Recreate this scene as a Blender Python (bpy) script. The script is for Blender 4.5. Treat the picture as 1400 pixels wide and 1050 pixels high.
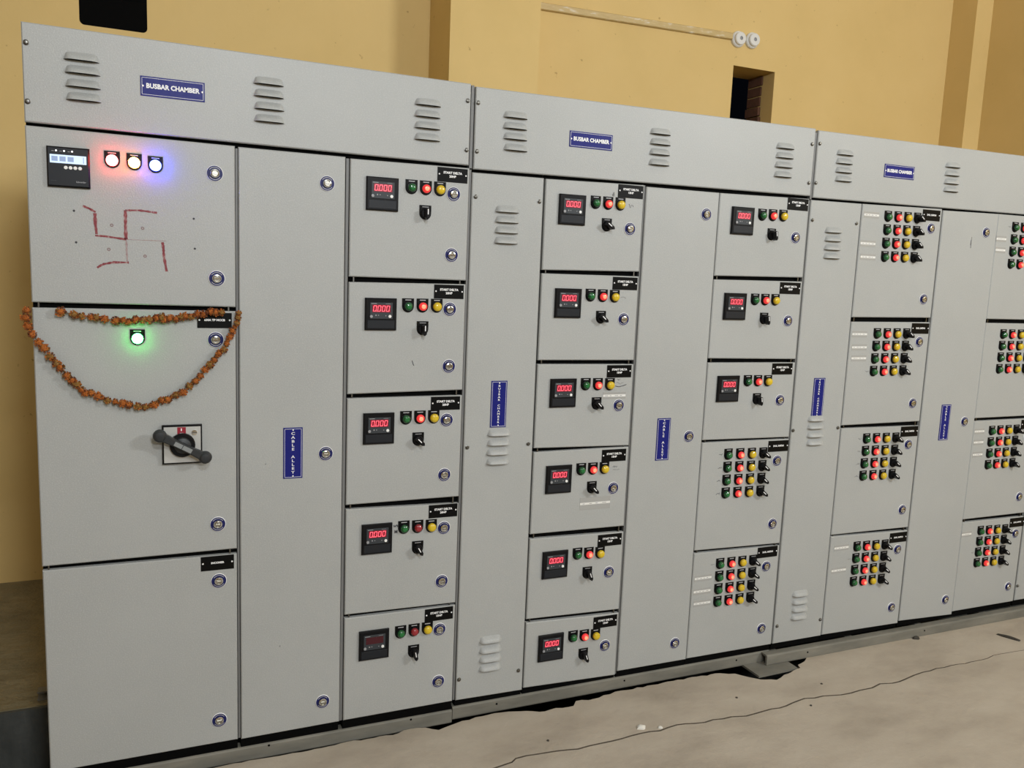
import bpy, bmesh, math, random
from mathutils import Vector, Matrix
random.seed(7)
for o in list(bpy.data.objects):
    bpy.data.objects.remove(o, do_unlink=True)
S = bpy.context.scene
COL = S.collection
PI = math.pi

# ------------------------------------------------------------------ camera
cam = bpy.data.cameras.new('camera')
cam.sensor_width = 36.0
cam.lens = 29.097
cam.clip_start = 0.02
cam_o = bpy.data.objects.new('camera', cam)
COL.objects.link(cam_o)
cam_o.location = (0.31888, -2.64403, 1.61910)
cam_o.rotation_euler = (1.434908, -0.039789, -0.402730)
S.camera = cam_o

# ------------------------------------------------------------------ night outside, lamps and an added fill light inside
w = bpy.data.worlds.new('night')
S.world = w
w.use_nodes = True
w.node_tree.nodes['Background'].inputs[0].default_value = (0.004, 0.005, 0.008, 1)
w.node_tree.nodes['Background'].inputs[1].default_value = 0.3

def area_lamp(name, loc, aim, size, size_y, watts, color):
    l = bpy.data.lights.new(name, 'AREA')
    l.shape = 'RECTANGLE'
    l.size = size
    l.size_y = size_y
    l.energy = watts
    l.color = color
    o = bpy.data.objects.new(name, l)
    COL.objects.link(o)
    o.location = loc
    o.rotation_euler = (Vector(aim) - Vector(loc)).to_track_quat('-Z', 'Y').to_euler()
    return o

LAMP_WHITE = (0.955, 1.0, 1.03)
area_lamp('floodlight_right', (4.9, -4.0, 3.4), (2.9, 1.2, 1.7), 0.85, 0.35, 114, LAMP_WHITE)
area_lamp('floodlight_left', (0.75, -4.0, 3.45), (1.4, 1.0, 1.4), 0.40, 0.28, 52, LAMP_WHITE)
area_lamp('floodlight_far_left', (-3.6, -3.0, 3.2), (0.8, 1.4, 1.2), 0.50, 0.30, 14, LAMP_WHITE)
area_lamp('fill_light_far', (1.5, -7.5, 3.6), (1.8, 0.5, 1.2), 1.2, 0.25, 150, LAMP_WHITE)  # added fill light to lift the ambient level, not a known lamp

S.view_settings.view_transform = 'Standard'
S.view_settings.look = 'None'
S.view_settings.exposure = 0.07
S.view_settings.gamma = 1.0
S.view_settings.use_curve_mapping = False

# measured positions on the cabinet fronts, in metres: (x, z)
DOORS = {
  'a': [[(-0.0,1.9563),(0.5396,1.9519),(0.5395,1.4766),(0.0004,1.4802)],[(0.0004,1.4649),(0.5395,1.4639),(0.5392,0.7163),(0.001,0.7144)],[(0.0011,0.7015),(0.5392,0.6996),(0.5391,0.0696),(0.0016,0.069)]],
  'col2': [[(0.5492,1.9504),(0.8677,1.9496),(0.8693,0.0689),(0.5501,0.0673)]],
  'd': [[(0.8828,1.9462),(1.2789,1.9495),(1.2785,1.5804),(0.8829,1.5808)],[(0.8829,1.5634),(1.2785,1.5679),(1.2782,1.2084),(0.8829,1.2018)],[(0.8829,1.1875),(1.2782,1.1894),(1.2779,0.8324),(0.883,0.831)],[(0.883,0.8162),(1.2778,0.808),(1.2775,0.4437),(0.8831,0.4499)],[(0.8831,0.4371),(1.2775,0.4346),(1.2772,0.0705),(0.8831,0.0698)]],
  'col4': [[(1.2891,1.9371),(1.5518,1.939),(1.5533,0.0658),(1.2905,0.0703)]],
  'e': [[(1.5595,1.9377),(1.9545,1.9459),(1.9545,1.6347),(1.5594,1.6266)],[(1.5594,1.6146),(1.9545,1.6172),(1.9545,1.3068),(1.5592,1.309)],[(1.5592,1.2947),(1.9545,1.2917),(1.9545,0.9822),(1.5591,0.99)],[(1.5591,0.9748),(1.9545,0.9768),(1.9545,0.6669),(1.559,0.669)],[(1.559,0.6516),(1.9545,0.6439),(1.9545,0.3315),(1.5588,0.343)],[(1.5588,0.3289),(1.9545,0.3164),(1.9545,0.0596),(1.5587,0.0722)]],
  'col6': [[(1.9645,1.9414),(2.2872,1.9431),(2.2872,0.0725),(1.9645,0.0733)]],
  'f': [[(2.2903,1.9426),(2.724,1.9508),(2.7241,1.639),(2.2903,1.6314)],[(2.2903,1.6173),(2.7241,1.6226),(2.7241,1.3071),(2.2903,1.3121)],[(2.2903,1.295),(2.7241,1.2929),(2.7242,0.9815),(2.2903,0.9872)],[(2.2903,0.9765),(2.7242,0.9737),(2.7243,0.5241),(2.2903,0.5342)],[(2.2903,0.5224),(2.7243,0.5143),(2.7244,0.0731),(2.2903,0.0748)]],
  'col8': [[(2.7335,1.9476),(3.0025,1.9506),(3.0025,0.0723),(2.7335,0.073)]],
  'g': [[(3.007,1.9506),(3.4655,1.9593),(3.4655,1.4871),(3.007,1.4829)],[(3.007,1.4635),(3.4655,1.4671),(3.4655,1.0222),(3.007,1.0198)],[(3.007,1.0065),(3.4655,1.0021),(3.4655,0.5291),(3.007,0.5337)],[(3.007,0.526),(3.4655,0.5142),(3.4655,0.0666),(3.007,0.0745)]],
  'col10': [[(3.473,1.9542),(3.8206,1.9605),(3.8200000000000003,0.062),(3.473,0.076)]],
  'h': [[(3.8214,1.9605),(4.2515,1.964),(4.2515,1.4868),(3.8214,1.4872)],[(3.8214,1.4688),(4.2515,1.4686),(4.2515,1.0245),(3.8214,1.0237)],[(3.8214,1.0097),(4.2515,1.0101),(4.2515,0.5344),(3.8214,0.5351)],[(3.8214,0.5204),(4.2515,0.516),(4.2515,0.0751),(3.8214,0.0765)]],
  'col12': [[(4.262,1.964),(4.525,1.965),(4.525,0.075),(4.262,0.077)]],
}
CHAMBERS = [
  [(-0.0002,2.2238),(1.2754,2.218),(1.2754,1.9587),(-0.0,1.9655)],
  [(1.2923,2.2119),(2.7271,2.2234),(2.7271,1.9625),(1.2923,1.9483)],
  [(2.7414,2.2187),(4.525,2.2305),(4.525,1.9745),(2.7414,1.9575)],
]
FITTINGS = {
  'd0': {'M': [(0.9852,1.8446)],'K': [(1.1295,1.7961)],'L': [(1.2249,1.8613),(1.2235,1.663)],'N': [(1.2198,1.922)],'lamps': [1.0813,0.0481,1.8742,0.0001]},
  'd1': {'M': [(0.987,1.4631)],'K': [(1.1301,1.4187)],'L': [(1.2227,1.4834),(1.2255,1.2908)],'N': [(1.219,1.5413)],'lamps': [1.0786,0.0493,1.4931,0.0004]},
  'col2': {'L': [(0.8112,1.8642),(0.8146,1.0094),(0.8122,0.1538)],'T': [(0.682,1.0994),(0.7401,0.9327)]},
  'd2': {'M': [(0.9873,1.0858)],'K': [(1.1245,1.0434)],'L': [(1.2233,1.1059),(1.2206,0.914)],'N': [(1.2183,1.1636)],'lamps': [1.0802,0.0486,1.1177,0.0003]},
  'col4': {'S': [(1.3024,1.0059),(1.3027,1.8591),(1.5372,1.859),(1.5348,1.0081),(1.3005,0.1501),(1.5346,0.147)],'V': [(1.4185,1.8151),(1.4193,1.7809),(1.4194,1.746),(1.4188,1.711),(1.4197,1.0449),(1.4196,1.0107),(1.4179,0.9769),(1.4186,0.9426),(1.4177,0.2793),(1.4182,0.2417),(1.4195,0.2068),(1.4198,0.1721)],'T': [(1.3835,1.2371),(1.4447,1.0734)]},
  'd3': {'M': [(0.9879,0.7079)],'K': [(1.1322,0.6624)],'L': [(1.2249,0.7246),(1.2227,0.531)],'N': [(1.2211,0.7853)],'W': [(1.0543,0.7365)],'lamps': [1.0817,0.0488,0.7385,-0.0017]},
  'd4': {'M': [(0.9845,0.3321)],'K': [(1.1271,0.2852)],'L': [(1.2198,0.3531),(1.2207,0.1579)],'N': [(1.2168,0.4098)],'lamps': [1.0787,0.0482,0.3627,0.0003]},
  'e0': {'M': [(1.6633,1.8394)],'K': [(1.8061,1.7953)],'L': [(1.9022,1.7865)],'N': [(1.8978,1.9186)],'lamps': [1.7567,0.0504,1.8711,0.0003]},
  'e1': {'M': [(1.6647,1.5131)],'K': [(1.8027,1.4651)],'L': [(1.8974,1.4591)],'N': [(1.8964,1.5894)],'lamps': [1.7555,0.0499,1.5434,-0.0007]},
  'e2': {'M': [(1.6625,1.19)],'K': [(1.804,1.1475)],'L': [(1.8977,1.1381)],'N': [(1.8931,1.266)],'P': [(1.878,1.1751)],'lamps': [1.7546,0.0505,1.2198,-0.0009]},
  'e3': {'M': [(1.6617,0.8704)],'K': [(1.8032,0.8298)],'L': [(1.8947,0.8208)],'N': [(1.8912,0.9474)],'P': [(1.8217,0.7679)],'W': [(1.8981,0.902)],'lamps': [1.7543,0.0491,0.9019,-0.0005]},
  'col6': {'T': [(2.0695,1.0817),(2.1402,0.9171)],'L': [(2.2221,1.0062),(2.2241,0.1535),(2.2312,1.8586)]},
  'e4': {'M': [(1.6637,0.5453)],'K': [(1.8035,0.4972)],'L': [(1.8968,0.4898)],'N': [(1.8942,0.6173)],'lamps': [1.7574,0.0483,0.576,-0.0024]},
  'e5': {'M': [(1.663,0.2204)],'K': [(1.8052,0.1709)],'L': [(1.8979,0.192)],'N': [(1.895,0.2895)],'lamps': [1.7566,0.0489,0.2489,-0.0029]},
  'f0': {'M': [(2.4002,1.845)],'K': [(2.5473,1.8014)],'L': [(2.6671,1.7949)],'N': [(2.6667,1.9251)],'lamps': [2.495,0.0512,1.8738,0.0014]},
  'f1': {'M': [(2.3947,1.516)],'K': [(2.543,1.471)],'L': [(2.664,1.4632)],'N': [(2.663,1.5939)],'lamps': [2.4916,0.0504,1.5453,0.0004]},
  'col8': {'S': [(2.7469,1.8692),(2.9811,1.8692),(2.7419,1.0088),(2.985,1.0111),(2.7475,0.1524),(2.9877,0.1496)],'V': [(2.8606,1.8255),(2.8628,1.7914),(2.8632,1.7561),(2.8643,1.7221),(2.8602,1.0471),(2.8605,1.0143),(2.8621,0.9785),(2.8636,0.945),(2.8606,0.2786),(2.8629,0.244),(2.8643,0.2092),(2.8636,0.1743)],'T': [(2.8216,1.226),(2.8999,1.0638)]},
  'f2': {'M': [(2.3913,1.1913)],'K': [(2.5399,1.1467)],'L': [(2.6572,1.1385)],'N': [(2.6577,1.2674)],'lamps': [2.4875,0.0505,1.2212,-0.0008]},
  'f3': {'L': [(2.6688,0.8846),(2.673,0.6144)],'N': [(2.6709,0.9463)],'grid': [2.4197,0.0585,0.0003,0.9244,-0.0012,-0.0535]},
  'f4': {'L': [(2.6592,0.4302),(2.6619,0.1545)],'N': [(2.6615,0.4923)],'P': [(2.3419,0.4142),(2.3413,0.3583),(2.3457,0.3071)],'grid': [2.4206,0.0559,0.0002,0.4671,-0.001,-0.0542]},
  'g0': {'L': [(3.4059,1.8723),(3.4062,1.5673)],'N': [(3.4019,1.928)],'P': [(3.0596,1.9082),(3.0547,1.7909),(3.062,1.7354)],'grid': [3.1514,0.0565,0.0011,1.9084,0.001,-0.0557]},
  'g1': {'L': [(3.4083,1.3803),(3.4071,1.1059)],'N': [(3.4074,1.4392)],'P': [(3.0578,1.4118),(3.0629,1.3558),(3.0658,1.3089)],'grid': [3.1556,0.0572,-0.0,1.4153,0.0003,-0.0541]},
  'col10': {'L': [(3.75,1.8738),(3.7508,1.011),(3.7604,0.1458)],'T': [(3.5781,1.0955),(3.671,0.9273)]},
  'h0': {'P': [(3.8557,1.8509),(3.8584,1.8009)],'grid': [3.9371,0.0579,0.0,1.9083,0.0001,-0.0555],'L': [(4.193,1.873),(4.193,1.567)],'N': [(4.196,1.932)]},
  'h1': {'grid': [3.943,0.0595,-0.0,1.418,-0.0001,-0.0543],'L': [(4.194,1.381),(4.194,1.107)],'N': [(4.197,1.44)]},
  'g2': {'L': [(3.4071,0.919),(3.4129,0.6166)],'N': [(3.4076,0.9782)],'grid': [3.1544,0.0577,0.0002,0.9565,-0.0011,-0.0554]},
  'h2': {'L': [(4.196,0.919),(4.1948,0.6205)],'P': [(3.8614,0.96),(3.864,0.9074),(3.8676,0.8483)],'grid': [3.9445,0.0568,-0.0001,0.9605,-0.0001,-0.0551],'N': [(4.198,0.982)]},
  'g3': {'L': [(3.4108,0.43),(3.4107,0.1525)],'N': [(3.4086,0.4864)],'P': [(3.072,0.4702),(3.0687,0.3675)],'grid': [3.1615,0.0561,-0.0004,0.4672,-0.0023,-0.0541]},
  'h3': {'L': [(4.2008,0.4333),(4.1962,0.1601)],'N': [(4.2052,0.4898)],'P': [(3.8572,0.46)],'grid': [3.9491,0.0577,-0.0002,0.47,-0.0022,-0.0537]},
  'col12': {'S': [(4.2698,0.1542),(4.51,0.153),(4.27,1.01),(4.51,1.01),(4.27,1.87),(4.51,1.87)],'V': [(4.39,1.826),(4.39,1.791),(4.39,1.757),(4.39,1.722),(4.39,0.279),(4.39,0.244),(4.39,0.209),(4.39,0.174)]},
  'bus1': {'S': [(0.0106,2.171),(0.0092,2.019),(1.2643,2.1631),(1.2653,2.0066)],'V': [(0.1419,2.1402),(0.1438,2.1059),(0.1444,2.0701),(0.1446,2.035),(0.6365,2.1369),(0.6373,2.1018),(0.6383,2.0656),(0.6384,2.0297),(1.13,2.1323),(1.129,2.0965),(1.13,2.0608),(1.1309,2.0247)],'T': [(0.2893,2.1215),(0.4558,2.0661)]},
  'a0': {'M': [(0.1022,1.8523)],'MC': [(0.0495,1.9038),(0.1547,1.9096),(0.1559,1.7995),(0.0509,1.7976)],'R3': [(0.2112,1.8839),(0.2677,1.8823),(0.3229,1.8794)],'L': [(0.4831,1.8679),(0.4862,1.5613)],'H': [(0.1119,1.7364),(0.1149,1.6497),(0.4238,1.7333),(0.4258,1.6466)]},
  'a1': {'N': [(0.479,1.4356)],'GL': [(0.2665,1.3837)],'L': [(0.4816,1.3777),(0.4833,0.8018)],'HP': [(0.3841,1.0613)],'HC': [(0.3276,1.123),(0.4401,1.1188),(0.4389,1.0006),(0.3282,1.0039)],'HE': [(0.3184,1.0883),(0.4459,1.0145)]},
  'a2': {'N': [(0.4813,0.6758)],'L': [(0.4846,0.6174),(0.4827,0.1493)]},
  'bus2': {'S': [(1.3008,2.1609),(1.3019,2.0059),(2.7124,2.1619),(2.7118,2.0122)],'V': [(1.4362,2.1257),(1.4361,2.0905),(1.4383,2.0563),(1.4409,2.0203),(2.0078,2.1292),(2.0098,2.0934),(2.0097,2.0578),(2.0101,2.0213),(2.58,2.1321),(2.5806,2.0964),(2.5795,2.061),(2.5793,2.0243)],'T': [(1.6406,2.1067),(1.812,2.0537)]},
  'bus3': {'S': [(2.751,2.1677),(2.748,2.015),(4.512,2.176),(4.512,2.024)],'V': [(2.8859,2.1349),(2.8853,2.1007),(2.8866,2.0662),(2.8889,2.032),(3.4975,2.1376),(3.4985,2.1029),(3.4995,2.0682),(3.5012,2.0356),(4.11,2.138),(4.11,2.104),(4.11,2.069),(4.11,2.036)],'T': [(3.0995,2.1198),(3.2819,2.0674)]},
}

# ------------------------------------------------------------------ materials
MATS = {}
def new_mat(name):
    m = bpy.data.materials.new(name)
    m.use_nodes = True
    MATS[name] = m
    return m, m.node_tree, m.node_tree.nodes['Principled BSDF']

def plain(name, col, rough=0.5, metal=0.0, emit=None, power=0.0, coat=0.0, glow=False, spec=0.5, alpha=1.0):
    m, nt, b = new_mat(name)
    b.inputs['Base Color'].default_value = (*col, 1)
    b.inputs['Roughness'].default_value = rough
    b.inputs['Metallic'].default_value = metal
    b.inputs['Coat Weight'].default_value = coat
    b.inputs['Specular IOR Level'].default_value = spec
    b.inputs['Alpha'].default_value = alpha
    if emit:
        b.inputs['Emission Color'].default_value = (*emit, 1)
        b.inputs['Emission Strength'].default_value = power
        if not glow:
            m.cycles.emission_sampling = 'NONE'
    # fine wear so that no surface is perfectly even
    n = nt.nodes.new('ShaderNodeTexNoise')
    n.inputs['Scale'].default_value = 60
    g = nt.nodes.new('ShaderNodeNewGeometry')
    nt.links.new(g.outputs['Position'], n.inputs['Vector'])
    mr = nt.nodes.new('ShaderNodeMapRange')
    mr.inputs['To Min'].default_value = max(rough - 0.06, 0.02)
    mr.inputs['To Max'].default_value = min(rough + 0.06, 1)
    nt.links.new(n.outputs['Fac'], mr.inputs['Value'])
    nt.links.new(mr.outputs['Result'], b.inputs['Roughness'])
    return m

def noisy(name, stops, scale, rough, bumps=(), detail=6, metal=0.0, stretch=(1, 1, 1), spec=0.5, fleck=None):
    """colour ramp over world-space noise; bumps = [(scale, distance, strength)]"""
    m, nt, b = new_mat(name)
    b.inputs['Roughness'].default_value = rough
    b.inputs['Metallic'].default_value = metal
    b.inputs['Specular IOR Level'].default_value = spec
    g = nt.nodes.new('ShaderNodeNewGeometry')
    mp = nt.nodes.new('ShaderNodeMapping')
    mp.inputs['Scale'].default_value = stretch
    nt.links.new(g.outputs['Position'], mp.inputs['Vector'])
    n = nt.nodes.new('ShaderNodeTexNoise')
    n.inputs['Scale'].default_value = scale
    n.inputs['Detail'].default_value = detail
    n.inputs['Roughness'].default_value = 0.6
    nt.links.new(mp.outputs['Vector'], n.inputs['Vector'])
    r = nt.nodes.new('ShaderNodeValToRGB')
    e = r.color_ramp.elements
    while len(e) < len(stops):
        e.new(0.5)
    for k, (p, c) in enumerate(stops):
        e[k].position = p
        e[k].color = (*c, 1)
    nt.links.new(n.outputs['Fac'], r.inputs['Fac'])
    out = r.outputs['Color']
    if fleck:
        fs, lo, hi, fc = fleck
        n2 = nt.nodes.new('ShaderNodeTexNoise')
        n2.inputs['Scale'].default_value = fs
        n2.inputs['Detail'].default_value = 3
        nt.links.new(mp.outputs['Vector'], n2.inputs['Vector'])
        mr = nt.nodes.new('ShaderNodeMapRange')
        mr.inputs['From Min'].default_value = lo
        mr.inputs['From Max'].default_value = hi
        nt.links.new(n2.outputs['Fac'], mr.inputs['Value'])
        mx = nt.nodes.new('ShaderNodeMix')
        mx.data_type = 'RGBA'
        nt.links.new(mr.outputs['Result'], mx.inputs['Factor'])
        nt.links.new(out, mx.inputs[6])
        mx.inputs[7].default_value = (*fc, 1)
        out = mx.outputs[2]
    nt.links.new(out, b.inputs['Base Color'])
    prev = None
    for s, d, st in bumps:
        nb = nt.nodes.new('ShaderNodeTexNoise')
        nb.inputs['Scale'].default_value = s
        nb.inputs['Detail'].default_value = 3
        nt.links.new(g.outputs['Position'], nb.inputs['Vector'])
        bp = nt.nodes.new('ShaderNodeBump')
        bp.inputs['Distance'].default_value = d
        bp.inputs['Strength'].default_value = st
        nt.links.new(nb.outputs['Fac'], bp.inputs['Height'])
        if prev:
            nt.links.new(prev.outputs['Normal'], bp.inputs['Normal'])
        prev = bp
    if prev:
        nt.links.new(prev.outputs['Normal'], b.inputs['Normal'])
    return m

noisy('powder_coat', [(0.3, (0.340, 0.347, 0.337)), (0.7, (0.368, 0.375, 0.365))], 2.5, 0.44,
      [(230, 0.0010, 0.42), (700, 0.0005, 0.35), (3.0, 0.004, 0.10)], spec=0.38, fleck=(300, 0.50, 0.72, (0.42, 0.428, 0.418)))  # pale flecks paint the sparkle of glancing light into the coat colour
noisy('wall_paint', [(0.25, (0.645, 0.465, 0.187)), (0.5, (0.685, 0.495, 0.206)), (0.8, (0.715, 0.522, 0.226))], 1.6, 0.75,
      [(45, 0.002, 0.25), (4, 0.012, 0.20)], spec=0.25, fleck=(26, 0.72, 0.78, (0.46, 0.31, 0.12)))
noisy('concrete', [(0.25, (0.30, 0.255, 0.20)), (0.5, (0.40, 0.345, 0.275)), (0.75, (0.46, 0.405, 0.33))], 3.2, 0.72,
      [(7, 0.016, 0.34), (40, 0.004, 0.35), (120, 0.002, 0.4)], detail=9, stretch=(0.7, 1.5, 1), spec=0.3, fleck=(19, 0.70, 0.82, (0.30, 0.26, 0.21)))
noisy('sandy_ground', [(0.3, (0.16, 0.135, 0.075)), (0.7, (0.25, 0.205, 0.115))], 5, 0.9,
      [(14, 0.03, 0.6), (80, 0.006, 0.5)], detail=9)
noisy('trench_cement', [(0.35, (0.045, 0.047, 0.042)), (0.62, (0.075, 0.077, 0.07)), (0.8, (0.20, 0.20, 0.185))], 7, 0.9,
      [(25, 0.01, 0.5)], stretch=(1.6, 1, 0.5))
noisy('broken_edge', [(0.3, (0.075, 0.058, 0.04)), (0.7, (0.12, 0.095, 0.068))], 20, 0.95, [(60, 0.004, 0.5)])
noisy('ceiling_paint', [(0.3, (0.62, 0.60, 0.55)), (0.7, (0.68, 0.66, 0.61))], 2, 0.8, [(30, 0.003, 0.2)])
noisy('brick_clay', [(0.3, (0.10, 0.045, 0.026)), (0.7, (0.15, 0.07, 0.042))], 20, 0.9, [(60, 0.004, 0.5)])
noisy('channel_steel', [(0.3, (0.13, 0.125, 0.105)), (0.6, (0.19, 0.18, 0.15)), (0.8, (0.24, 0.22, 0.18))], 9, 0.62,
      [(50, 0.001, 0.3)], stretch=(0.5, 1, 2), spec=0.35)
plain('gasket_slot_black', (0.0025, 0.0025, 0.0025), 0.8, spec=0.05)
plain('post_grey', (0.15, 0.15, 0.147), 0.5)
plain('plastic_black', (0.006, 0.006, 0.007), 0.36, spec=0.16)
plain('plastic_dark', (0.013, 0.015, 0.019), 0.42, spec=0.25)
plain('plastic_slate', (0.035, 0.04, 0.046), 0.45, spec=0.3)
plain('plate_black', (0.003, 0.003, 0.003), 0.40, spec=0.12)
plain('plate_blue', (0.012, 0.015, 0.155), 0.4, spec=0.15)
plain('ring_blue', (0.014, 0.017, 0.095), 0.4, spec=0.2)
plain('letter_white', (0.80, 0.80, 0.80), 0.5)
plain('letter_grey', (0.42, 0.42, 0.43), 0.5)
plain('button_white', (0.78, 0.78, 0.76), 0.4)
plain('button_grey', (0.28, 0.28, 0.29), 0.45)
plain('chrome', (0.72, 0.72, 0.70), 0.18, 1.0)
plain('screw_metal', (0.17, 0.165, 0.15), 0.35, 1.0)
plain('keyway_metal', (0.30, 0.29, 0.25), 0.35, 1.0)
plain('lens_green', (0.004, 0.075, 0.018), 0.25, coat=0.4)
plain('lens_green_core', (0.008, 0.14, 0.034), 0.25, coat=0.4)
plain('lens_yellow', (0.58, 0.40, 0.012), 0.28, coat=0.4)
plain('lens_yellow_core', (0.62, 0.44, 0.02), 0.28, coat=0.4)
plain('lens_red_off', (0.24, 0.012, 0.018), 0.25, coat=0.4)
plain('lens_red_off_core', (0.28, 0.02, 0.028), 0.25, coat=0.4)
plain('lens_red_lit', (0.4, 0.012, 0.015), 0.3, emit=(1.0, 0.055, 0.05), power=0.55)
plain('lens_red_lit_core', (0.5, 0.05, 0.03), 0.3, emit=(1.0, 0.33, 0.17), power=1.25)
plain('glow_red', (0.6, 0.1, 0.1), 0.3, emit=(1.0, 0.055, 0.05), power=75, glow=True)
plain('glow_amber', (0.6, 0.4, 0.1), 0.3, emit=(1.0, 0.30, 0.045), power=48, glow=True)
plain('glow_blue', (0.1, 0.1, 0.6), 0.3, emit=(0.02, 0.035, 1.0), power=130, glow=True)
plain('glow_green', (0.1, 0.6, 0.2), 0.3, emit=(0.04, 1.0, 0.11), power=44, glow=True)
plain('display_red', (0.06, 0.004, 0.01), 0.3, emit=(0.55, 0.0, 0.03), power=0.28)
plain('display_off', (0.055, 0.006, 0.012), 0.25)
plain('digit_red', (0.8, 0.1, 0.1), 0.3, emit=(1.0, 0.10, 0.16), power=1.5)
plain('lcd_backlight', (0.5, 0.6, 0.75), 0.3, emit=(0.50, 0.66, 0.88), power=0.62)
plain('lcd_segment', (0.12, 0.17, 0.28), 0.3, emit=(0.36, 0.46, 0.70), power=0.52)
plain('led_white', (0.8, 0.8, 0.8), 0.3, emit=(1, 1, 1), power=0.8)
plain('silver_plate', (0.48, 0.48, 0.46), 0.4, 0.2)
plain('handle_grey', (0.024, 0.026, 0.028), 0.45, spec=0.35)
plain('handle_label', (0.22, 0.23, 0.23), 0.5)
plain('red_print', (0.26, 0.006, 0.02), 0.45)
plain('paper_white', (0.70, 0.69, 0.66), 0.7)
plain('tape_clear', (0.345, 0.345, 0.33), 0.25)
plain('ink_black', (0.03, 0.03, 0.035), 0.6)
plain('ink_faint', (0.20, 0.20, 0.20), 0.6)
noisy('vermilion', [(0.34, (0.36, 0.24, 0.23)), (0.48, (0.23, 0.055, 0.062)), (0.7, (0.16, 0.018, 0.028))], 130, 0.8,
      stretch=(1, 1, 0.35))
noisy('paste_thin', [(0.35, (0.36, 0.30, 0.29)), (0.7, (0.27, 0.16, 0.16))], 130, 0.8)
plain('paste_faint', (0.24, 0.17, 0.165), 0.8)
noisy('petal_orange', [(0.3, (0.25, 0.060, 0.006)), (0.7, (0.42, 0.120, 0.010))], 80, 0.8)
noisy('petal_brown', [(0.3, (0.075, 0.020, 0.006)), (0.7, (0.16, 0.042, 0.008))], 80, 0.8)
noisy('petal_ochre', [(0.3, (0.17, 0.08, 0.014)), (0.7, (0.28, 0.14, 0.025))], 80, 0.8)
plain('sepal_green', (0.07, 0.075, 0.025), 0.8)
plain('thread', (0.13, 0.09, 0.04), 0.8)
noisy('casing_cream', [(0.3, (0.50, 0.36, 0.15)), (0.55, (0.56, 0.42, 0.19)), (0.72, (0.72, 0.68, 0.58))], 9, 0.5, stretch=(1.5, 1, 6))
plain('porcelain', (0.72, 0.72, 0.70), 0.3)
plain('scrap_dark', (0.035, 0.03, 0.022), 0.7)
plain('plaster_white', (0.66, 0.64, 0.58), 0.8)

# ------------------------------------------------------------------ mesh helpers
TEXT = {}
def text_geo(body, size, fat=0.0):
    key = (body, size, fat)
    if key not in TEXT:
        c = bpy.data.curves.new('text', 'FONT')
        c.body = body
        c.size = size
        c.align_x = 'CENTER'
        c.align_y = 'CENTER'
        c.resolution_u = 2
        c.offset = fat
        o = bpy.data.objects.new('text', c)
        COL.objects.link(o)
        dg = bpy.context.evaluated_depsgraph_get()
        me = o.evaluated_get(dg).to_mesh()
        TEXT[key] = ([tuple(v.co) for v in me.vertices], [tuple(p.vertices) for p in me.polygons])
        o.evaluated_get(dg).to_mesh_clear()
        bpy.data.objects.remove(o, do_unlink=True)
        bpy.data.curves.remove(c)
    return TEXT[key]

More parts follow.
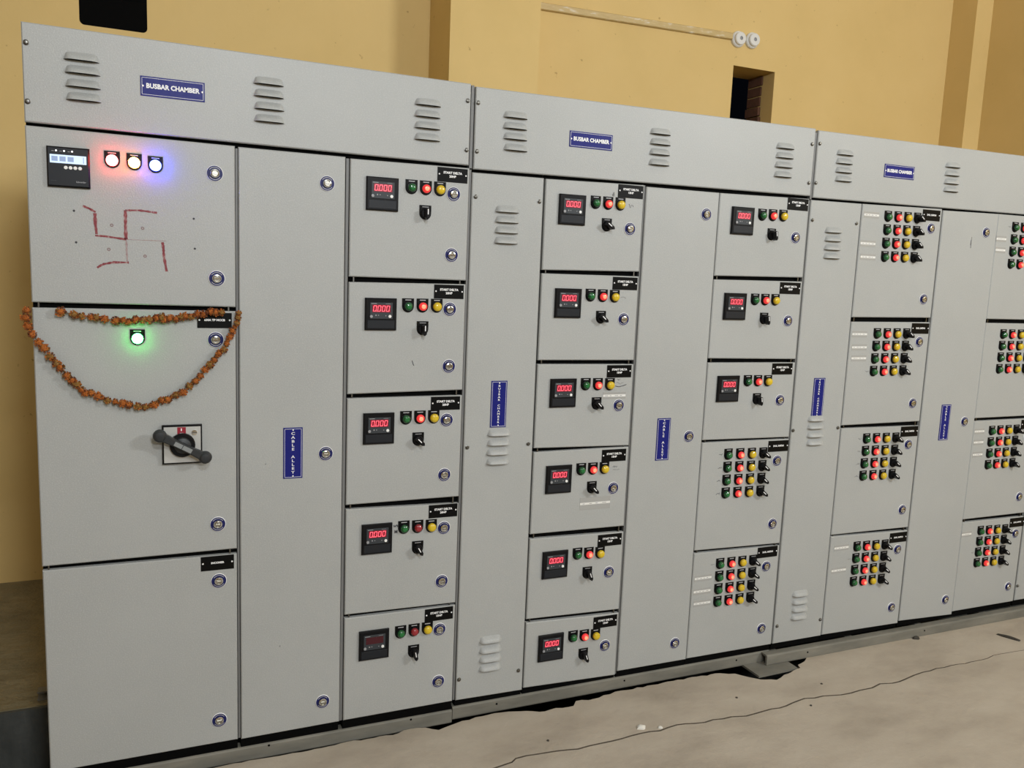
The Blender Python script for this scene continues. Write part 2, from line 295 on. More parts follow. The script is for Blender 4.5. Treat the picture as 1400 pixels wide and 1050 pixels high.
class MB:
    """collects shapes; x right, y into the cabinet, z up; fronts face -y"""
    def __init__(self):
        self.v, self.f, self.m, self.sm, self.mats = [], [], [], [], []
    def mi(self, mat):
        if mat not in self.mats:
            self.mats.append(mat)
        return self.mats.index(mat)
    def add(self, vs, fs, mat, smooth=False):
        b = len(self.v)
        self.v += [tuple(p) for p in vs]
        k = self.mi(mat)
        for f in fs:
            self.f.append(tuple(b + i for i in f))
            self.m.append(k)
            self.sm.append(smooth)
    def box(self, x0, x1, y0, y1, z0, z1, mat):
        vs = [(x0, y0, z0), (x1, y0, z0), (x1, y1, z0), (x0, y1, z0), (x0, y0, z1), (x1, y0, z1), (x1, y1, z1), (x0, y1, z1)]
        self.add(vs, [(0, 1, 5, 4), (1, 2, 6, 5), (2, 3, 7, 6), (3, 0, 4, 7), (4, 5, 6, 7), (3, 2, 1, 0)], mat)
    def prism(self, pts, y0, y1, mat, ch=0.0):
        """outline pts (x, z), clockwise seen from the front or not; front at y0, back at y1, chamfer ch"""
        n = len(pts)
        a = sum(pts[i][0] * pts[(i + 1) % n][1] - pts[(i + 1) % n][0] * pts[i][1] for i in range(n))
        if a < 0:
            pts = pts[::-1]
        loops = []
        if ch:
            cx = sum(p[0] for p in pts) / n
            cz = sum(p[1] for p in pts) / n
            ins = []
            for i in range(n):
                p0, p, p1 = (Vector(pts[j % n]) for j in (i - 1, i, i + 1))
                d0 = (p - p0).normalized(); d1 = (p1 - p).normalized()
                n0 = Vector((-d0.y, d0.x)); n1 = Vector((-d1.y, d1.x))
                bi = (n0 + n1)
                bi = bi / max(bi.length_squared / 2, 0.3)
                ins.append(tuple(p + bi * ch))
            loops.append([(p[0], y0, p[1]) for p in ins])
            loops.append([(p[0], y0 + ch, p[1]) for p in pts])
        else:
            loops.append([(p[0], y0, p[1]) for p in pts])
        loops.append([(p[0], y1, p[1]) for p in pts])
        vs = [p for l in loops for p in l]
        fs = [tuple(range(n))]
        for k in range(len(loops) - 1):
            for i in range(n):
                j = (i + 1) % n
                fs.append((k * n + j, k * n + i, (k + 1) * n + i, (k + 1) * n + j))
        fs.append(tuple(reversed(range((len(loops) - 1) * n, len(loops) * n))))
        self.add(vs, fs, mat)
    def lathe(self, prof, n, mats, cx=0.0, cz=0.0, smooth=True):
        """rings (r, y) around the y axis, back to front; mats: one per band"""
        vs = []
        for r, y in prof:
            if r <= 1e-7:
                vs.append([(cx, y, cz)])
            else:
                vs.append([(cx + r * math.cos(2 * PI * i / n), y, cz + r * math.sin(2 * PI * i / n)) for i in range(n)])
        for k in range(len(prof) - 1):
            a, b = vs[k], vs[k + 1]
            mat = mats[k] if isinstance(mats, (list, tuple)) else mats
            fs = []
            for i in range(n):
                j = (i + 1) % n
                if len(b) == 1:
                    fs.append((i, j, n))
                elif len(a) == 1:
                    fs.append((0, 1 + j, 1 + i))
                else:
                    fs.append((i, j, n + j, n + i))
            self.add(a + b, fs, mat, smooth)
    def arc(self, r0, r1, a0, a1, y, n, mat):
        vs = []
        for i in range(n + 1):
            t = a0 + (a1 - a0) * i / n
            vs += [(r0 * math.cos(t), y, r0 * math.sin(t)), (r1 * math.cos(t), y, r1 * math.sin(t))]
        self.add(vs, [(2 * i, 2 * i + 1, 2 * i + 3, 2 * i + 2) for i in range(n)], mat)
    def text(self, body, size, x, z, y, mat, fat=0.0, sx=1.0, rot=0.0):
        vs, fs = text_geo(body, size, fat)
        c, s = math.cos(rot), math.sin(rot)
        self.add([(x + sx * p[0] * c - p[1] * s, y, z + sx * p[0] * s + p[1] * c) for p in vs], fs, mat)
    def tube(self, pts, r, mat, n=6):
        rings = []
        for i, p in enumerate(pts):
            p = Vector(p)
            d = (Vector(pts[min(i + 1, len(pts) - 1)]) - Vector(pts[max(i - 1, 0)])).normalized()
            a = d.orthogonal().normalized()
            b = d.cross(a)
            rings.append([tuple(p + r * (a * math.cos(2 * PI * k / n) + b * math.sin(2 * PI * k / n))) for k in range(n)])
        vs = [q for ring in rings for q in ring]
        fs = []
        for i in range(len(pts) - 1):
            for k in range(n):
                l = (k + 1) % n
                fs.append((i * n + k, i * n + l, (i + 1) * n + l, (i + 1) * n + k))
        fs += [tuple(reversed(range(n))), tuple(range((len(pts) - 1) * n, len(pts) * n))]
        self.add(vs, fs, mat, True)
    def mesh(self, name):
        me = bpy.data.meshes.new(name)
        me.from_pydata(self.v, [], self.f)
        for m in self.mats:
            me.materials.append(MATS[m])
        me.polygons.foreach_set('material_index', self.m)
        me.polygons.foreach_set('use_smooth', self.sm)
        me.update()
        return me

WORLD = {}
def put(name, data, loc=(0, 0, 0), parent=None, label=None, category=None, group=None, kind=None):
    o = bpy.data.objects.new(name, data)
    COL.objects.link(o)
    WORLD[o.name] = Vector(loc)
    if parent:
        o.parent = parent
        o.location = Vector(loc) - WORLD[parent.name]
    else:
        o.location = loc
    for k, val in (('label', label), ('category', category), ('group', group), ('kind', kind)):
        if val:
            o[k] = val
    return o

def at(mb, name, loc, parent, **kw):
    """mesh built in world coordinates, origin moved to loc"""
    l = Vector(loc)
    mb.v = [tuple(Vector(p) - l) for p in mb.v]
    return put(name, mb.mesh(name), loc, parent, **kw)

# ------------------------------------------------------------------ the room
WALL_Y = 1.9
X0, X1, Y0, Z1 = -5.5, 5.77, -9.0, 4.6

# two separate openings with their own heights: cut by building the wall in strips
mb = MB()
def strip(x0, x1, holes):
    zs = [-0.7] + [z for h in holes for z in h] + [Z1]
    for k in range(0, len(zs), 2):
        mb.box(x0, x1, WALL_Y, WALL_Y + 0.26, zs[k], zs[k + 1], 'wall_paint')
strip(X0, 0.010, [])
strip(0.010, 0.301, [(2.680, 3.12)])
strip(0.301, 3.737, [])
strip(3.737, 4.070, [(2.58, 2.977)])
strip(4.070, X1 + 0.3, [])
wall_back = at(mb, 'wall_back', (0, WALL_Y, 0), None, kind='structure', label='ochre plastered rear wall behind the cabinets')
mb = MB(); mb.box(1.712, 2.212, 1.55, WALL_Y, 0, Z1, 'wall_paint')
at(mb, 'pilaster', (1.96, 1.7, 0), wall_back)
mb = MB(); mb.box(5.612, X1, 1.70, WALL_Y, 0, Z1, 'wall_paint')
at(mb, 'pilaster', (5.7, 1.8, 0), wall_back)
# rounded plaster corners of the small left opening
mb = MB()
for sx, xc in ((1, 0.010), (-1, 0.301)):
    pts = [(xc, 2.680)] + [(xc + sx * (0.022 - 0.022 * math.sin(t)), 2.680 + 0.022 - 0.022 * math.cos(t)) for t in [PI / 2 * i / 5 for i in range(6)]]
    mb.prism(pts, WALL_Y + 0.001, WALL_Y + 0.1, 'wall_paint')
at(mb, 'plaster_fillet', (0.15, WALL_Y, 2.68), wall_back)
mb = MB()
mb.box(0.0105, 0.3005, WALL_Y + 0.006, WALL_Y + 0.03, 2.6805, 3.1195, 'gasket_slot_black')
for zz in (2.82, 2.96):
    mb.box(0.0105, 0.3005, WALL_Y + 0.004, WALL_Y + 0.006, zz, zz + 0.006, 'gasket_slot_black')
at(mb, 'opening_cover', (0.155, WALL_Y + 0.02, 2.9), None, label='black board closing the wall opening above the leftmost cabinet', category='board')
# bare bricks in the right-hand reveal of the other opening
for k in range(6):
    mb = MB()
    z = 2.585 + k * 0.066
    dx = random.uniform(0.010, 0.030)
    y0 = WALL_Y + 0.115 + random.uniform(-0.012, 0.012)
    mb.prism([(4.070 - dx, z), (4.069, z), (4.069, z + 0.056), (4.070 - dx, z + 0.056)], y0, WALL_Y + 0.25, 'brick_clay', 0.006)
    at(mb, 'brick', (4.05, WALL_Y + 0.15, z), wall_back)

mb = MB(); mb.box(X1, X1 + 0.2, Y0, 1.70, -0.7, Z1, 'wall_paint')
at(mb, 'wall_right', (X1, 0, 0), None, kind='structure', label='ochre plastered side wall at the far right')
mb = MB(); mb.box(X0 - 0.2, X0, Y0, WALL_Y + 0.2, -0.7, Z1, 'wall_paint')
at(mb, 'wall_left', (X0, 0, 0), None, kind='structure', label='ochre plastered wall beyond the left edge')
mb = MB(); mb.box(X0, X1, Y0 - 0.2, Y0, -0.7, Z1, 'wall_paint')
at(mb, 'wall_front', (0, Y0, 0), None, kind='structure', label='ochre plastered wall behind the viewer')
mb = MB(); mb.box(X0 - 0.2, X1 + 0.2, Y0 - 0.2, WALL_Y + 0.26, Z1, Z1 + 0.1, 'ceiling_paint')
at(mb, 'ceiling', (0, 0, Z1), None, kind='structure', label='pale ceiling high above the cabinets')

EDGE = [(0.48,-0.022),(0.617,-0.022),(0.758,-0.027),(0.807,-0.025),(0.895,-0.017),(1.051,-0.028),(1.117,-0.01),(1.173,-0.02),(1.212,-0.05),(1.249,-0.038),(1.311,-0.021),(1.392,-0.015),(1.465,-0.014),(1.538,-0.03),(1.623,-0.06),(1.672,-0.052),(1.743,-0.06),(1.768,-0.031),(1.842,-0.039),(1.891,-0.027),(1.978,-0.018),(2.144,-0.022),(2.289,-0.017),(2.445,-0.027),(2.502,-0.05),(2.54,-0.096),(2.572,-0.126),(2.634,-0.15),(2.694,-0.125),(2.804,-0.098),(2.814,-0.073),(2.866,-0.056),(2.919,-0.016),(3.127,-0.002),(3.349,-0.001),(3.582,0.001),(3.815,-0.007),(3.958,-0.001),(4.144,0.002),(4.358,0.008)]
CRACK = [(1.314,-0.326),(1.381,-0.315),(1.401,-0.3),(1.481,-0.301),(1.548,-0.306),(1.625,-0.32),(1.722,-0.316),(1.802,-0.315),(1.882,-0.308),(1.96,-0.316),(2.041,-0.303),(2.111,-0.317),(2.192,-0.318),(2.27,-0.324),(2.327,-0.338),(2.418,-0.331),(2.526,-0.329),(2.635,-0.308),(2.721,-0.317),(2.798,-0.334),(2.898,-0.331),(2.964,-0.332),(3.024,-0.317),(3.079,-0.33),(3.228,-0.308),(3.287,-0.301),(3.372,-0.295),(3.459,-0.296),(3.503,-0.297),(3.612,-0.301),(3.684,-0.3),(3.737,-0.288),(3.838,-0.291),(3.927,-0.297)]
def rough_line(pts, amp, step, seed):
    rnd = random.Random(seed)
    out = []
    for (xa, ya), (xb, yb) in zip(pts[:-1], pts[1:]):
        n = max(1, int(math.hypot(xb - xa, yb - ya) / step))
        for i in range(n):
            t = i / n
            j = 0 if i == 0 else rnd.uniform(-amp, amp)
            out.append((xa + (xb - xa) * t, ya + (yb - ya) * t + j))
    out.append(pts[-1])
    return out
edge = rough_line([(X0, -0.03), (-1.5, -0.02), (0.1, -0.025)] + EDGE + [(4.8, 0.0), (X1, -0.005)], 0.005, 0.022, 3)
crack = rough_line([(X0, -0.36), (-2.2, -0.31), (-0.4, -0.345), (0.6, -0.315), (1.1, -0.335)] + CRACK + [(4.5, -0.31), (X1, -0.33)], 0.006, 0.035, 5)
def slab(mb, pts, z0, z1, mat, side=None):
    n = len(pts)
    a = sum(pts[i][0] * pts[(i + 1) % n][1] - pts[(i + 1) % n][0] * pts[i][1] for i in range(n))
    if a < 0:
        pts = pts[::-1]
    ch = 0.004
    vs = [(p[0], p[1], z1) for p in pts] + [(p[0], p[1], z0) for p in pts]
    fs = [tuple(range(n)), tuple(reversed(range(n, 2 * n)))]
    fs += [(i, n + i, n + (i + 1) % n, (i + 1) % n) for i in range(n)]
    mb.add(vs, fs[:2], mat)
    mb.add(vs, fs[2:], side or mat)
half = lambda x: 0.0036 if x < 3.2 else max(0.0010, 0.0036 - (x - 3.2) * 0.0032)
mb = MB()
slab(mb, edge + [(x, y + half(x)) for x, y in reversed(crack)], -0.10, 0.0, 'concrete', 'broken_edge')
slab(mb, [(X0, Y0), (X1, Y0)] + [(x, y - half(x)) for x, y in reversed(crack)], -0.10, 0.0, 'concrete', 'broken_edge')
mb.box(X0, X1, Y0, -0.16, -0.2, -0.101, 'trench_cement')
me_floor = at(mb, 'floor', (0, 0, 0), None, kind='structure', label='cracked sandy concrete floor in front of the cabinets')
bm = bmesh.new(); bm.from_mesh(me_floor.data)
bmesh.ops.triangulate(bm, faces=[f for f in bm.faces if len(f.verts) > 4], quad_method='BEAUTY', ngon_method='EAR_CLIP')
bm.to_mesh(me_floor.data); bm.free()
mb = MB()
mb.box(X0, X1, 0.575, WALL_Y, -0.12, 0.0, 'sandy_ground')
at(mb, 'floor_rear', (0, 1.2, 0), None, kind='structure', label='dusty brown ground strip behind the cabinets by the wall')
mb = MB()
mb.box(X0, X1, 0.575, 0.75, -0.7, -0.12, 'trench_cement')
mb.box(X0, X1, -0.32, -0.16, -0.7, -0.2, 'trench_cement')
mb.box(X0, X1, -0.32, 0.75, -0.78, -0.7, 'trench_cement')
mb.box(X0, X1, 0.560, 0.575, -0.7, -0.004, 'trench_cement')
at(mb, 'floor_trench', (0, 0.3, -0.7), None, kind='structure', label='dark cement cable trench under the cabinets')

# ------------------------------------------------------------------ things on the rear wall
mb = MB()
p0, p1 = Vector((2.225, 3.119)), Vector((3.70, 3.146))
d = (p1 - p0).normalized(); nrm = Vector((-d.y, d.x))
prof = [(-0.020, 0.0), (-0.020, -0.016), (-0.016, -0.022), (0.016, -0.022), (0.020, -0.016), (0.020, 0.0)]
vs = []
for p in (p0, p1):
    for u, y in prof:
        q = p + nrm * u
        vs.append((q.x, WALL_Y + y, q.y))
n = len(prof)
mb.add(vs, [(i, i + 1, n + i + 1, n + i) for i in range(n - 1)] + [tuple(range(n))[::-1], tuple(range(n, 2 * n))], 'casing_cream')
at(mb, 'cable_casing', (2.9, WALL_Y, 3.13), None, label='cream flat cable casing on the wall ending at two white bulb holders', category='cable casing')
for x, z, lab in ((3.752, 3.136, 'white round bulb holder joined to the end of the cable casing'),
                  (3.861, 3.143, 'white round bulb holder farther from the cable casing, empty of a bulb')):
    t = put('bulb_holder', None, (x, WALL_Y, z), label=lab, category='bulb holder', group='bulb holders on the wall')
    mb = MB()
    mb.lathe([(0.050, 0), (0.050, -0.014), (0.044, -0.022), (0.034, -0.024)], 20, 'porcelain')
    put('base', mb.mesh('bulb_base'), (x, WALL_Y, z), t)
    mb = MB()
    mb.lathe([(0.040, -0.020), (0.040, -0.036), (0.036, -0.041), (0.012, -0.042), (0.010, -0.036), (0, -0.036)], 20, ['porcelain', 'porcelain', 'porcelain', 'letter_grey', 'button_grey'])
    put('socket', mb.mesh('bulb_socket'), (x, WALL_Y, z), t)

# ------------------------------------------------------------------ fittings on the doors (shared meshes)
def d_plate(mb, w, h, mat='plate_black', th=0.003):
    r = w / 2
    zc = -h / 2 + r
    pts = [(-r, h / 2), (-r, zc)] + [(-r * math.cos(t), zc - r * math.sin(t)) for t in [PI * i / 10 for i in range(1, 10)]] + [(r, zc), (r, h / 2)]
    mb.prism(pts, -th, 0, mat, 0.001)

def lamp_mesh(rim, core, r=0.0135, glow=False):
    mb = MB()
    d_plate(mb, 0.040, 0.046)
    zc = -0.003
    mb.box(-0.010, 0.010, -0.0036, -0.003, 0.0165, 0.0190, 'letter_grey')
    mb.lathe([(r + 0.0035, -0.003), (r + 0.003, -0.007), (r, -0.007)], 18, 'plastic_black', 0, zc)
    mb.lathe([(r, -0.004), (r, -0.0125), (r * 0.93, -0.0150), (r * 0.78, -0.0172), (r * 0.55, -0.0188), (r * 0.28, -0.0196), (0, -0.0199)], 18,
             [rim, rim, rim, rim if not glow else core, core, core], 0, zc)
    return mb.mesh('indicator_lamp')
LAMP = {
    'green': (lamp_mesh('lens_green', 'lens_green_core'), 'unlit green indicator lamp'),
    'red': (lamp_mesh('lens_red_lit', 'lens_red_lit_core'), 'lit red indicator lamp'),
    'off': (lamp_mesh('lens_red_off', 'lens_red_off_core'), 'unlit dark red indicator lamp'),
    'yellow': (lamp_mesh('lens_yellow', 'lens_yellow_core', 0.0148), 'yellow indicator lamp'),
    'glow_red': (lamp_mesh('glow_red', 'glow_red', 0.0150), 'brightly glowing red phase lamp'),
    'glow_amber': (lamp_mesh('glow_amber', 'glow_amber', 0.0150), 'brightly glowing amber phase lamp'),
    'glow_blue': (lamp_mesh('glow_blue', 'glow_blue', 0.0150), 'brightly glowing blue phase lamp'),
    'glow_green': (lamp_mesh('glow_green', 'glow_green', 0.0150), 'brightly glowing green lamp below the garland'),
}
def lamp(kind, x, z, door):
    me, lab = LAMP[kind]
    put('indicator_lamp', me, (x, 0, z), door, label=lab)

KNOB = {}
def knob(x, z, ang, door):
    if ang not in KNOB:
        mb = MB()
        d_plate(mb, 0.040, 0.046)
        mb.box(-0.011, 0.011, -0.0036, -0.003, 0.0165, 0.0188, 'button_grey')
        mb.lathe([(0.0165, -0.003), (0.0160, -0.009), (0.0140, -0.012), (0, -0.012)], 18, 'plastic_black', 0, -0.003)
        a = math.radians(ang)
        u = Vector((math.sin(a), -math.cos(a)))          # towards the pointing end
        s = Vector((-u.y, u.x))
        c = Vector((0, -0.003))
        out = [(0.015, -0.006), (0.021, 0.0), (0.015, 0.006), (-0.013, 0.0072), (-0.016, 0.0), (-0.013, -0.0072)]
        pts = [tuple(c + u * p + s * q) for p, q in out]
        mb.prism(pts, -0.034, -0.011, 'plastic_black', 0.002)
        ln = [tuple(c + u * p + s * q) for p, q in ((-0.013, -0.0015), (0.0045, -0.0015), (0.0045, 0.0015), (-0.013, 0.0015))]
        mb.prism(ln, -0.0346, -0.034, 'letter_white')
        KNOB[ang] = mb.mesh('selector_switch')
    put('selector_switch', KNOB[ang], (x, 0, z), door, label='black selector switch with white pointer line')

mb = MB()
mb.lathe([(0.0235, 0), (0.0235, -0.002), (0.0222, -0.003), (0.0130, -0.003), (0.0130, -0.008), (0.0112, -0.0105), (0.0085, -0.0112), (0.0080, -0.0080), (0, -0.0080)],
         24, ['letter_white', 'letter_white', 'ring_blue', 'ring_blue', 'chrome', 'chrome', 'chrome', 'keyway_metal'])
mb.arc(0.0170, 0.0186, math.radians(35), math.radians(145), -0.0034, 10, 'letter_grey')
mb.arc(0.0170, 0.0186, math.radians(215), math.radians(325), -0.0034, 10, 'letter_grey')
mb.box(-0.0062, 0.0062, -0.0105, -0.0080, -0.0018, 0.0018, 'chrome')
LOCK = mb.mesh('door_lock')
def lock(x, z, door):
    o = put('door_lock', LOCK, (x, 0, z), door, label='round metal door lock with blue ring')
    return o

mb = MB()
mb.lathe([(0.0075, 0), (0.0075, -0.0015), (0.0060, -0.002), (0.0056, -0.0045), (0.0040, -0.0062), (0, -0.0068)], 12, 'screw_metal')
SCREW = mb.mesh('screw')
def screw(x, z, door):
    put('screw', SCREW, (x, 0, z), door)

def louvre_mesh():
    mb = MB()
    W, H, P, nu, nv = 0.0445, 0.0220, 0.0170, 14, 5
    vs = []
    for k in range(nv + 1):
        for i in range(nu + 1):
            u = -1 + 2 * i / nu
            e = max(0.0, 1 - abs(u) ** 7) ** 0.5
            v = k / nv
            vs.append((u * W, -P * (1 - abs(u) ** 6) * math.cos(v * PI / 2), H * e * v))
    fs = []
    for k in range(nv):
        for i in range(nu):
            a = k * (nu + 1) + i
            fs.append((a, a + 1, a + nu + 2, a + nu + 1))
    mb.add(vs, fs, 'powder_coat', True)
    low = vs[:nu + 1]
    mb.add(low + [(p[0], -0.0004, 0) for p in low], [(i, nu + 1 + i, nu + 2 + i, i + 1) for i in range(nu)], 'gasket_slot_black')  # black face stands in for the shade inside the open slot
    return mb.mesh('louvre')
LOUVRE = louvre_mesh()

def seg_zero(mb, x, z, w, h, mat, y):
    t = 0.0019
    sl = 0.12
    def bar(xa, za, xb, zb):
        d = Vector((xb - xa, zb - za)).normalized() * t * 0.5
        nn = Vector((-d.y, d.x))
        pts = [Vector((xa, za)) + nn, Vector((xa, za)) - nn, Vector((xb, zb)) - nn, Vector((xb, zb)) + nn]
        mb.add([(p.x + sl * (p.y - z), y, p.y) for p in pts], [(0, 1, 2, 3)], mat)
    a, b = w / 2, h / 2
    bar(x - a, z + b, x + a, z + b); bar(x - a, z - b, x + a, z - b)
    for s in (-1, 1):
        bar(x + s * a, z + 0.0006, x + s * a, z + b); bar(x + s * a, z - b, x + s * a, z - 0.0006)

def meter_mesh(on):
    mb = MB()
    h = 0.052
    sq = lambda a, b, c, d: [(a, d), (b, d), (b, c), (a, c)]
    mb.prism(sq(-h, h, -h, h), -0.010, 0, 'plastic_black', 0.003)
    mb.prism(sq(-0.037, 0.038, -0.015, 0.038), -0.0118, -0.010, 'plastic_slate', 0.001)
    mb.prism(sq(-0.045, 0.045, -0.046, -0.019), -0.0112, -0.010, 'plastic_dark', 0.001)
    mb.prism(sq(-0.0295, 0.0305, 0.0065, 0.0305), -0.0124, -0.0118, 'display_red' if on else 'display_off')
    if on:
        for i in range(4):
            seg_zero(mb, -0.0213 + i * 0.0144, 0.0185, 0.0088, 0.0172, 'digit_red', -0.0128)
        mb.lathe([(0.0013, -0.0128), (0, -0.0128)], 8, 'digit_red', -0.0146, 0.0098)
    mb.box(-0.033, -0.015, -0.0121, -0.0118, 0.0335, 0.0348, 'letter_grey')
    mb.box(0.014, 0.030, -0.0121, -0.0118, 0.0335, 0.0345, 'button_grey')
    mb.lathe([(0.0050, -0.0118), (0.0046, -0.0136), (0, -0.0140)], 12, 'button_grey', -0.0325, -0.0075)
    mb.lathe([(0.0052, -0.0118), (0.0048, -0.0136), (0, -0.0140)], 12, 'button_white', 0.0285, -0.0065)
    mb.lathe([(0.0026, -0.0118), (0.0022, -0.0128), (0, -0.013)], 8, 'button_grey', -0.0175, -0.0035)
    mb.lathe([(0.0018, -0.0118), (0.0016, -0.0124), (0, -0.0125)], 8, 'button_grey', -0.0090, -0.0035)
    mb.lathe([(0.0018, -0.0118), (0.0016, -0.0124), (0, -0.0125)], 8, 'button_grey', 0.0150, -0.0045)
    return mb.mesh('panel_meter')
METER = {True: meter_mesh(True), False: meter_mesh(False)}

PLATES = {}
def nameplate(x, z, lines, door, w=0.104, h=0.046, size=0.0098):
    key = (lines, w)
    if key not in PLATES:
        mb = MB()
        mb.prism([(-w / 2, h / 2), (w / 2, h / 2), (w / 2, -h / 2), (-w / 2, -h / 2)], -0.002, 0, 'plate_black', 0.0006)
        rows = lines.split('|')
        for k, t in enumerate(rows):
            mb.text(t, size, 0, 0.001 + (0.0055 if len(rows) > 1 else 0) - k * 0.0115, -0.0024, 'letter_white', 0.0004, 1.05)
        for s in (-1, 1):
            mb.lathe([(0.0028, -0.002), (0.0024, -0.0034), (0, -0.0038)], 8, 'letter_white', s * (w / 2 - 0.006), 0.001)
        PLATES[key] = mb.mesh('nameplate')
    put('nameplate', PLATES[key], (x, 0, z), door, label='black nameplate with white lettering')

def blue_plate(x, z, w, h, door, horizontal):
    key = (horizontal, round(w, 3))
    if key not in PLATES:
        mb = MB()
        a, b = w / 2, h / 2
        mb.prism([(-a, b), (a, b), (a, -b), (-a, -b)], -0.002, 0, 'plate_blue', 0.0005)
        i, t = 0.0038, 0.0009
        for (xa, xb, za, zb) in ((-a + i, a - i, b - i - t, b - i), (-a + i, a - i, -b + i, -b + i + t), (-a + i, -a + i + t, -b + i, b - i), (a - i - t, a - i, -b + i, b - i)):
            mb.box(xa, xb, -0.0024, -0.002, za, zb, 'letter_white')
        if w > h:
            mb.text(horizontal, 0.0180, 0, 0.0008, -0.0026, 'letter_white', 0.0007, 0.93)
            for s in (-1, 1):
                mb.lathe([(0.0030, -0.002), (0.0026, -0.0036), (0, -0.004)], 8, 'letter_white', s * (a - 0.0065), 0)
        else:
            word = horizontal
            pitch = (h - 0.026) / len(word)
            for k, c in enumerate(word):
                if c != ' ':
                    mb.text(c, pitch * 0.98, 0, b - 0.013 - pitch * (k + 0.5), -0.0026, 'letter_white', 0.00015, 1.4)
            for s in (-1, 1):
                mb.lathe([(0.0026, -0.002), (0.0022, -0.0036), (0, -0.004)], 8, 'letter_white', 0, s * (b - 0.0078))
        PLATES[key] = mb.mesh('label_plate')
    put('label_plate', PLATES[key], (x, 0, z), door, label='blue label plate with white lettering ' + horizontal)

def quad_panel(name, q, parent, th=0.018, **kw):
    mb = MB()
    mb.prism([tuple(p) for p in q], 0.0, th, 'powder_coat', 0.0030)
    cx = sum(p[0] for p in q) / 4
    cz = sum(p[1] for p in q) / 4
    return at(mb, name, (cx, 0, cz), parent, **kw)

def rest(door, key, lines=None):
    f = FITTINGS.get(key, {})
    for x, z in f.get('L', []):
        lock(x, z, door)
    for x, z in f.get('S', []):
        screw(x, z, door)
    for x, z in f.get('V', []):
        put('louvre', LOUVRE, (x, 0, z), door)
    if lines:
        for x, z in f.get('N', []):
            nameplate(x, z, lines, door)

# ------------------------------------------------------------------ cabinets
DEPTH = 0.64
def cabinet(name, key, label, top=1.950, post=None):
    qs = DOORS[key]
    xl = max(p[0] for q in qs for p in (q[0], q[3]))
    xr = min(p[0] for q in qs for p in (q[1], q[2]))
    zb = min(p[1] for q in qs for p in q)
    foot = 0.0345 if xr < 1.285 else 0.0445
    t = put(name, None, ((xl + xr) / 2, DEPTH / 2, foot), label=label, category='cabinet', group='grey switchgear cabinets in a row')
    mb = MB()
    mb.box(xl - 0.0004, xr + 0.0004, 0.024, DEPTH, 0.074, top, 'powder_coat')
    at(mb, 'carcass', ((xl + xr) / 2, DEPTH / 2, 0.052), t)
    mb = MB()
    mb.box(xl - 0.0004, xr + 0.0004, 0.011, DEPTH - 0.03, foot, 0.074, 'gasket_slot_black')
    at(mb, 'plinth', ((xl + xr) / 2, DEPTH / 2, 0.052), t)
    mb = MB()
    mb.box(xl - 0.0004, xr + 0.0004, 0.0185, 0.024, 0.076, top, 'gasket_slot_black')
    at(mb, 'door_seal', ((xl + xr) / 2, 0.02, 0.1), t, label='black rubber seal behind the doors')
    if post:
        mb = MB()
        mb.box(post[0], post[1], 0.006, 0.0185, zb + 0.002, top - 0.004, 'post_grey')
        at(mb, 'post', (post[0], 0.01, zb), t)
    return t

def hinges(t, qs):
    """pins showing in the gaps between doors"""
    for q0, q1 in zip(qs[:-1], qs[1:]):
        for x, za, zb in ((q0[3][0] + 0.016, q0[3][1], q1[0][1]), (q0[2][0] - 0.020, q0[2][1], q1[1][1])):
            mb = MB()
            mb.box(x - 0.002, x + 0.002, 0.005, 0.0185, zb + 0.001, za - 0.001, 'screw_metal')
            at(mb, 'hinge_pin', (x, 0.01, zb), t)

def strips(door, pts, w=0.084, th=0.013):
    for x, z in pts:
        mb = MB()
        mb.box(-w / 2, w / 2, -0.0006, 0, -th, th, 'tape_clear')
        mb.box(-w / 2 + 0.001, w / 2 - 0.001, -0.001, -0.0006, -0.0040, 0.0042, 'paper_white')
        for k in range(4):
            xa = -w / 2 + 0.008 + k * (w - 0.016) / 4 + random.uniform(0, 0.004)
            mb.box(xa, xa + w * random.uniform(0.06, 0.15), -0.0012, -0.001, -0.0010, 0.0008, 'ink_faint')
        put('paper_strip', mb.mesh('paper_strip'), (x, 0, z), door, label='white paper strip under clear tape')

def scribble(door, x, z, w, h, seed, mat='ink_black', r=0.0007):
    rnd = random.Random(seed)
    mb = MB()
    pts = [(x + w * (i / 7 - 0.5), -0.0004, z + rnd.uniform(-h, h) / 2) for i in range(8)]
    mb.tube(pts, r, mat, 4)
    at(mb, 'pen_mark', (x, 0, z), door)

# 1 --- incomer
t = cabinet('incomer_cabinet', 'a', 'leftmost grey cabinet with three doors, a garland and a rotary handle', post=(0.5415, 0.5478))
hinges(t, DOORS['a'])
q = DOORS['a']
d0 = quad_panel('door', q[0], t, label='top door with meter, three glowing lamps and red hand-drawn mark')
d1 = quad_panel('door', q[1], t, label='middle door with green lamp and rotary handle')
d2 = quad_panel('door', q[2], t, label='plain bottom door with nameplate')
rest(d0, 'a0'); rest(d1, 'a1'); rest(d2, 'a2')
mb = MB()
sq = lambda a, b, c, d: [(a, d), (b, d), (b, c), (a, c)]
mb.prism(sq(-0.0525, 0.0525, -0.054, 0.054), -0.012, 0, 'plastic_black', 0.004)
mb.prism(sq(-0.049, 0.049, -0.050, 0.050), -0.0126, -0.012, 'plastic_dark')
mb.prism(sq(-0.0445, 0.0445, 0.0095, 0.0320), -0.0134, -0.0126, 'lcd_backlight')
for k in range(3):
    mb.prism(sq(-0.0405 + k * 0.0195, -0.0255 + k * 0.0195, 0.0145, 0.0275), -0.0137, -0.0134, 'lcd_segment')
mb.box(0.0365, 0.0385, -0.0137, -0.0134, 0.0125, 0.0290, 'lcd_segment')
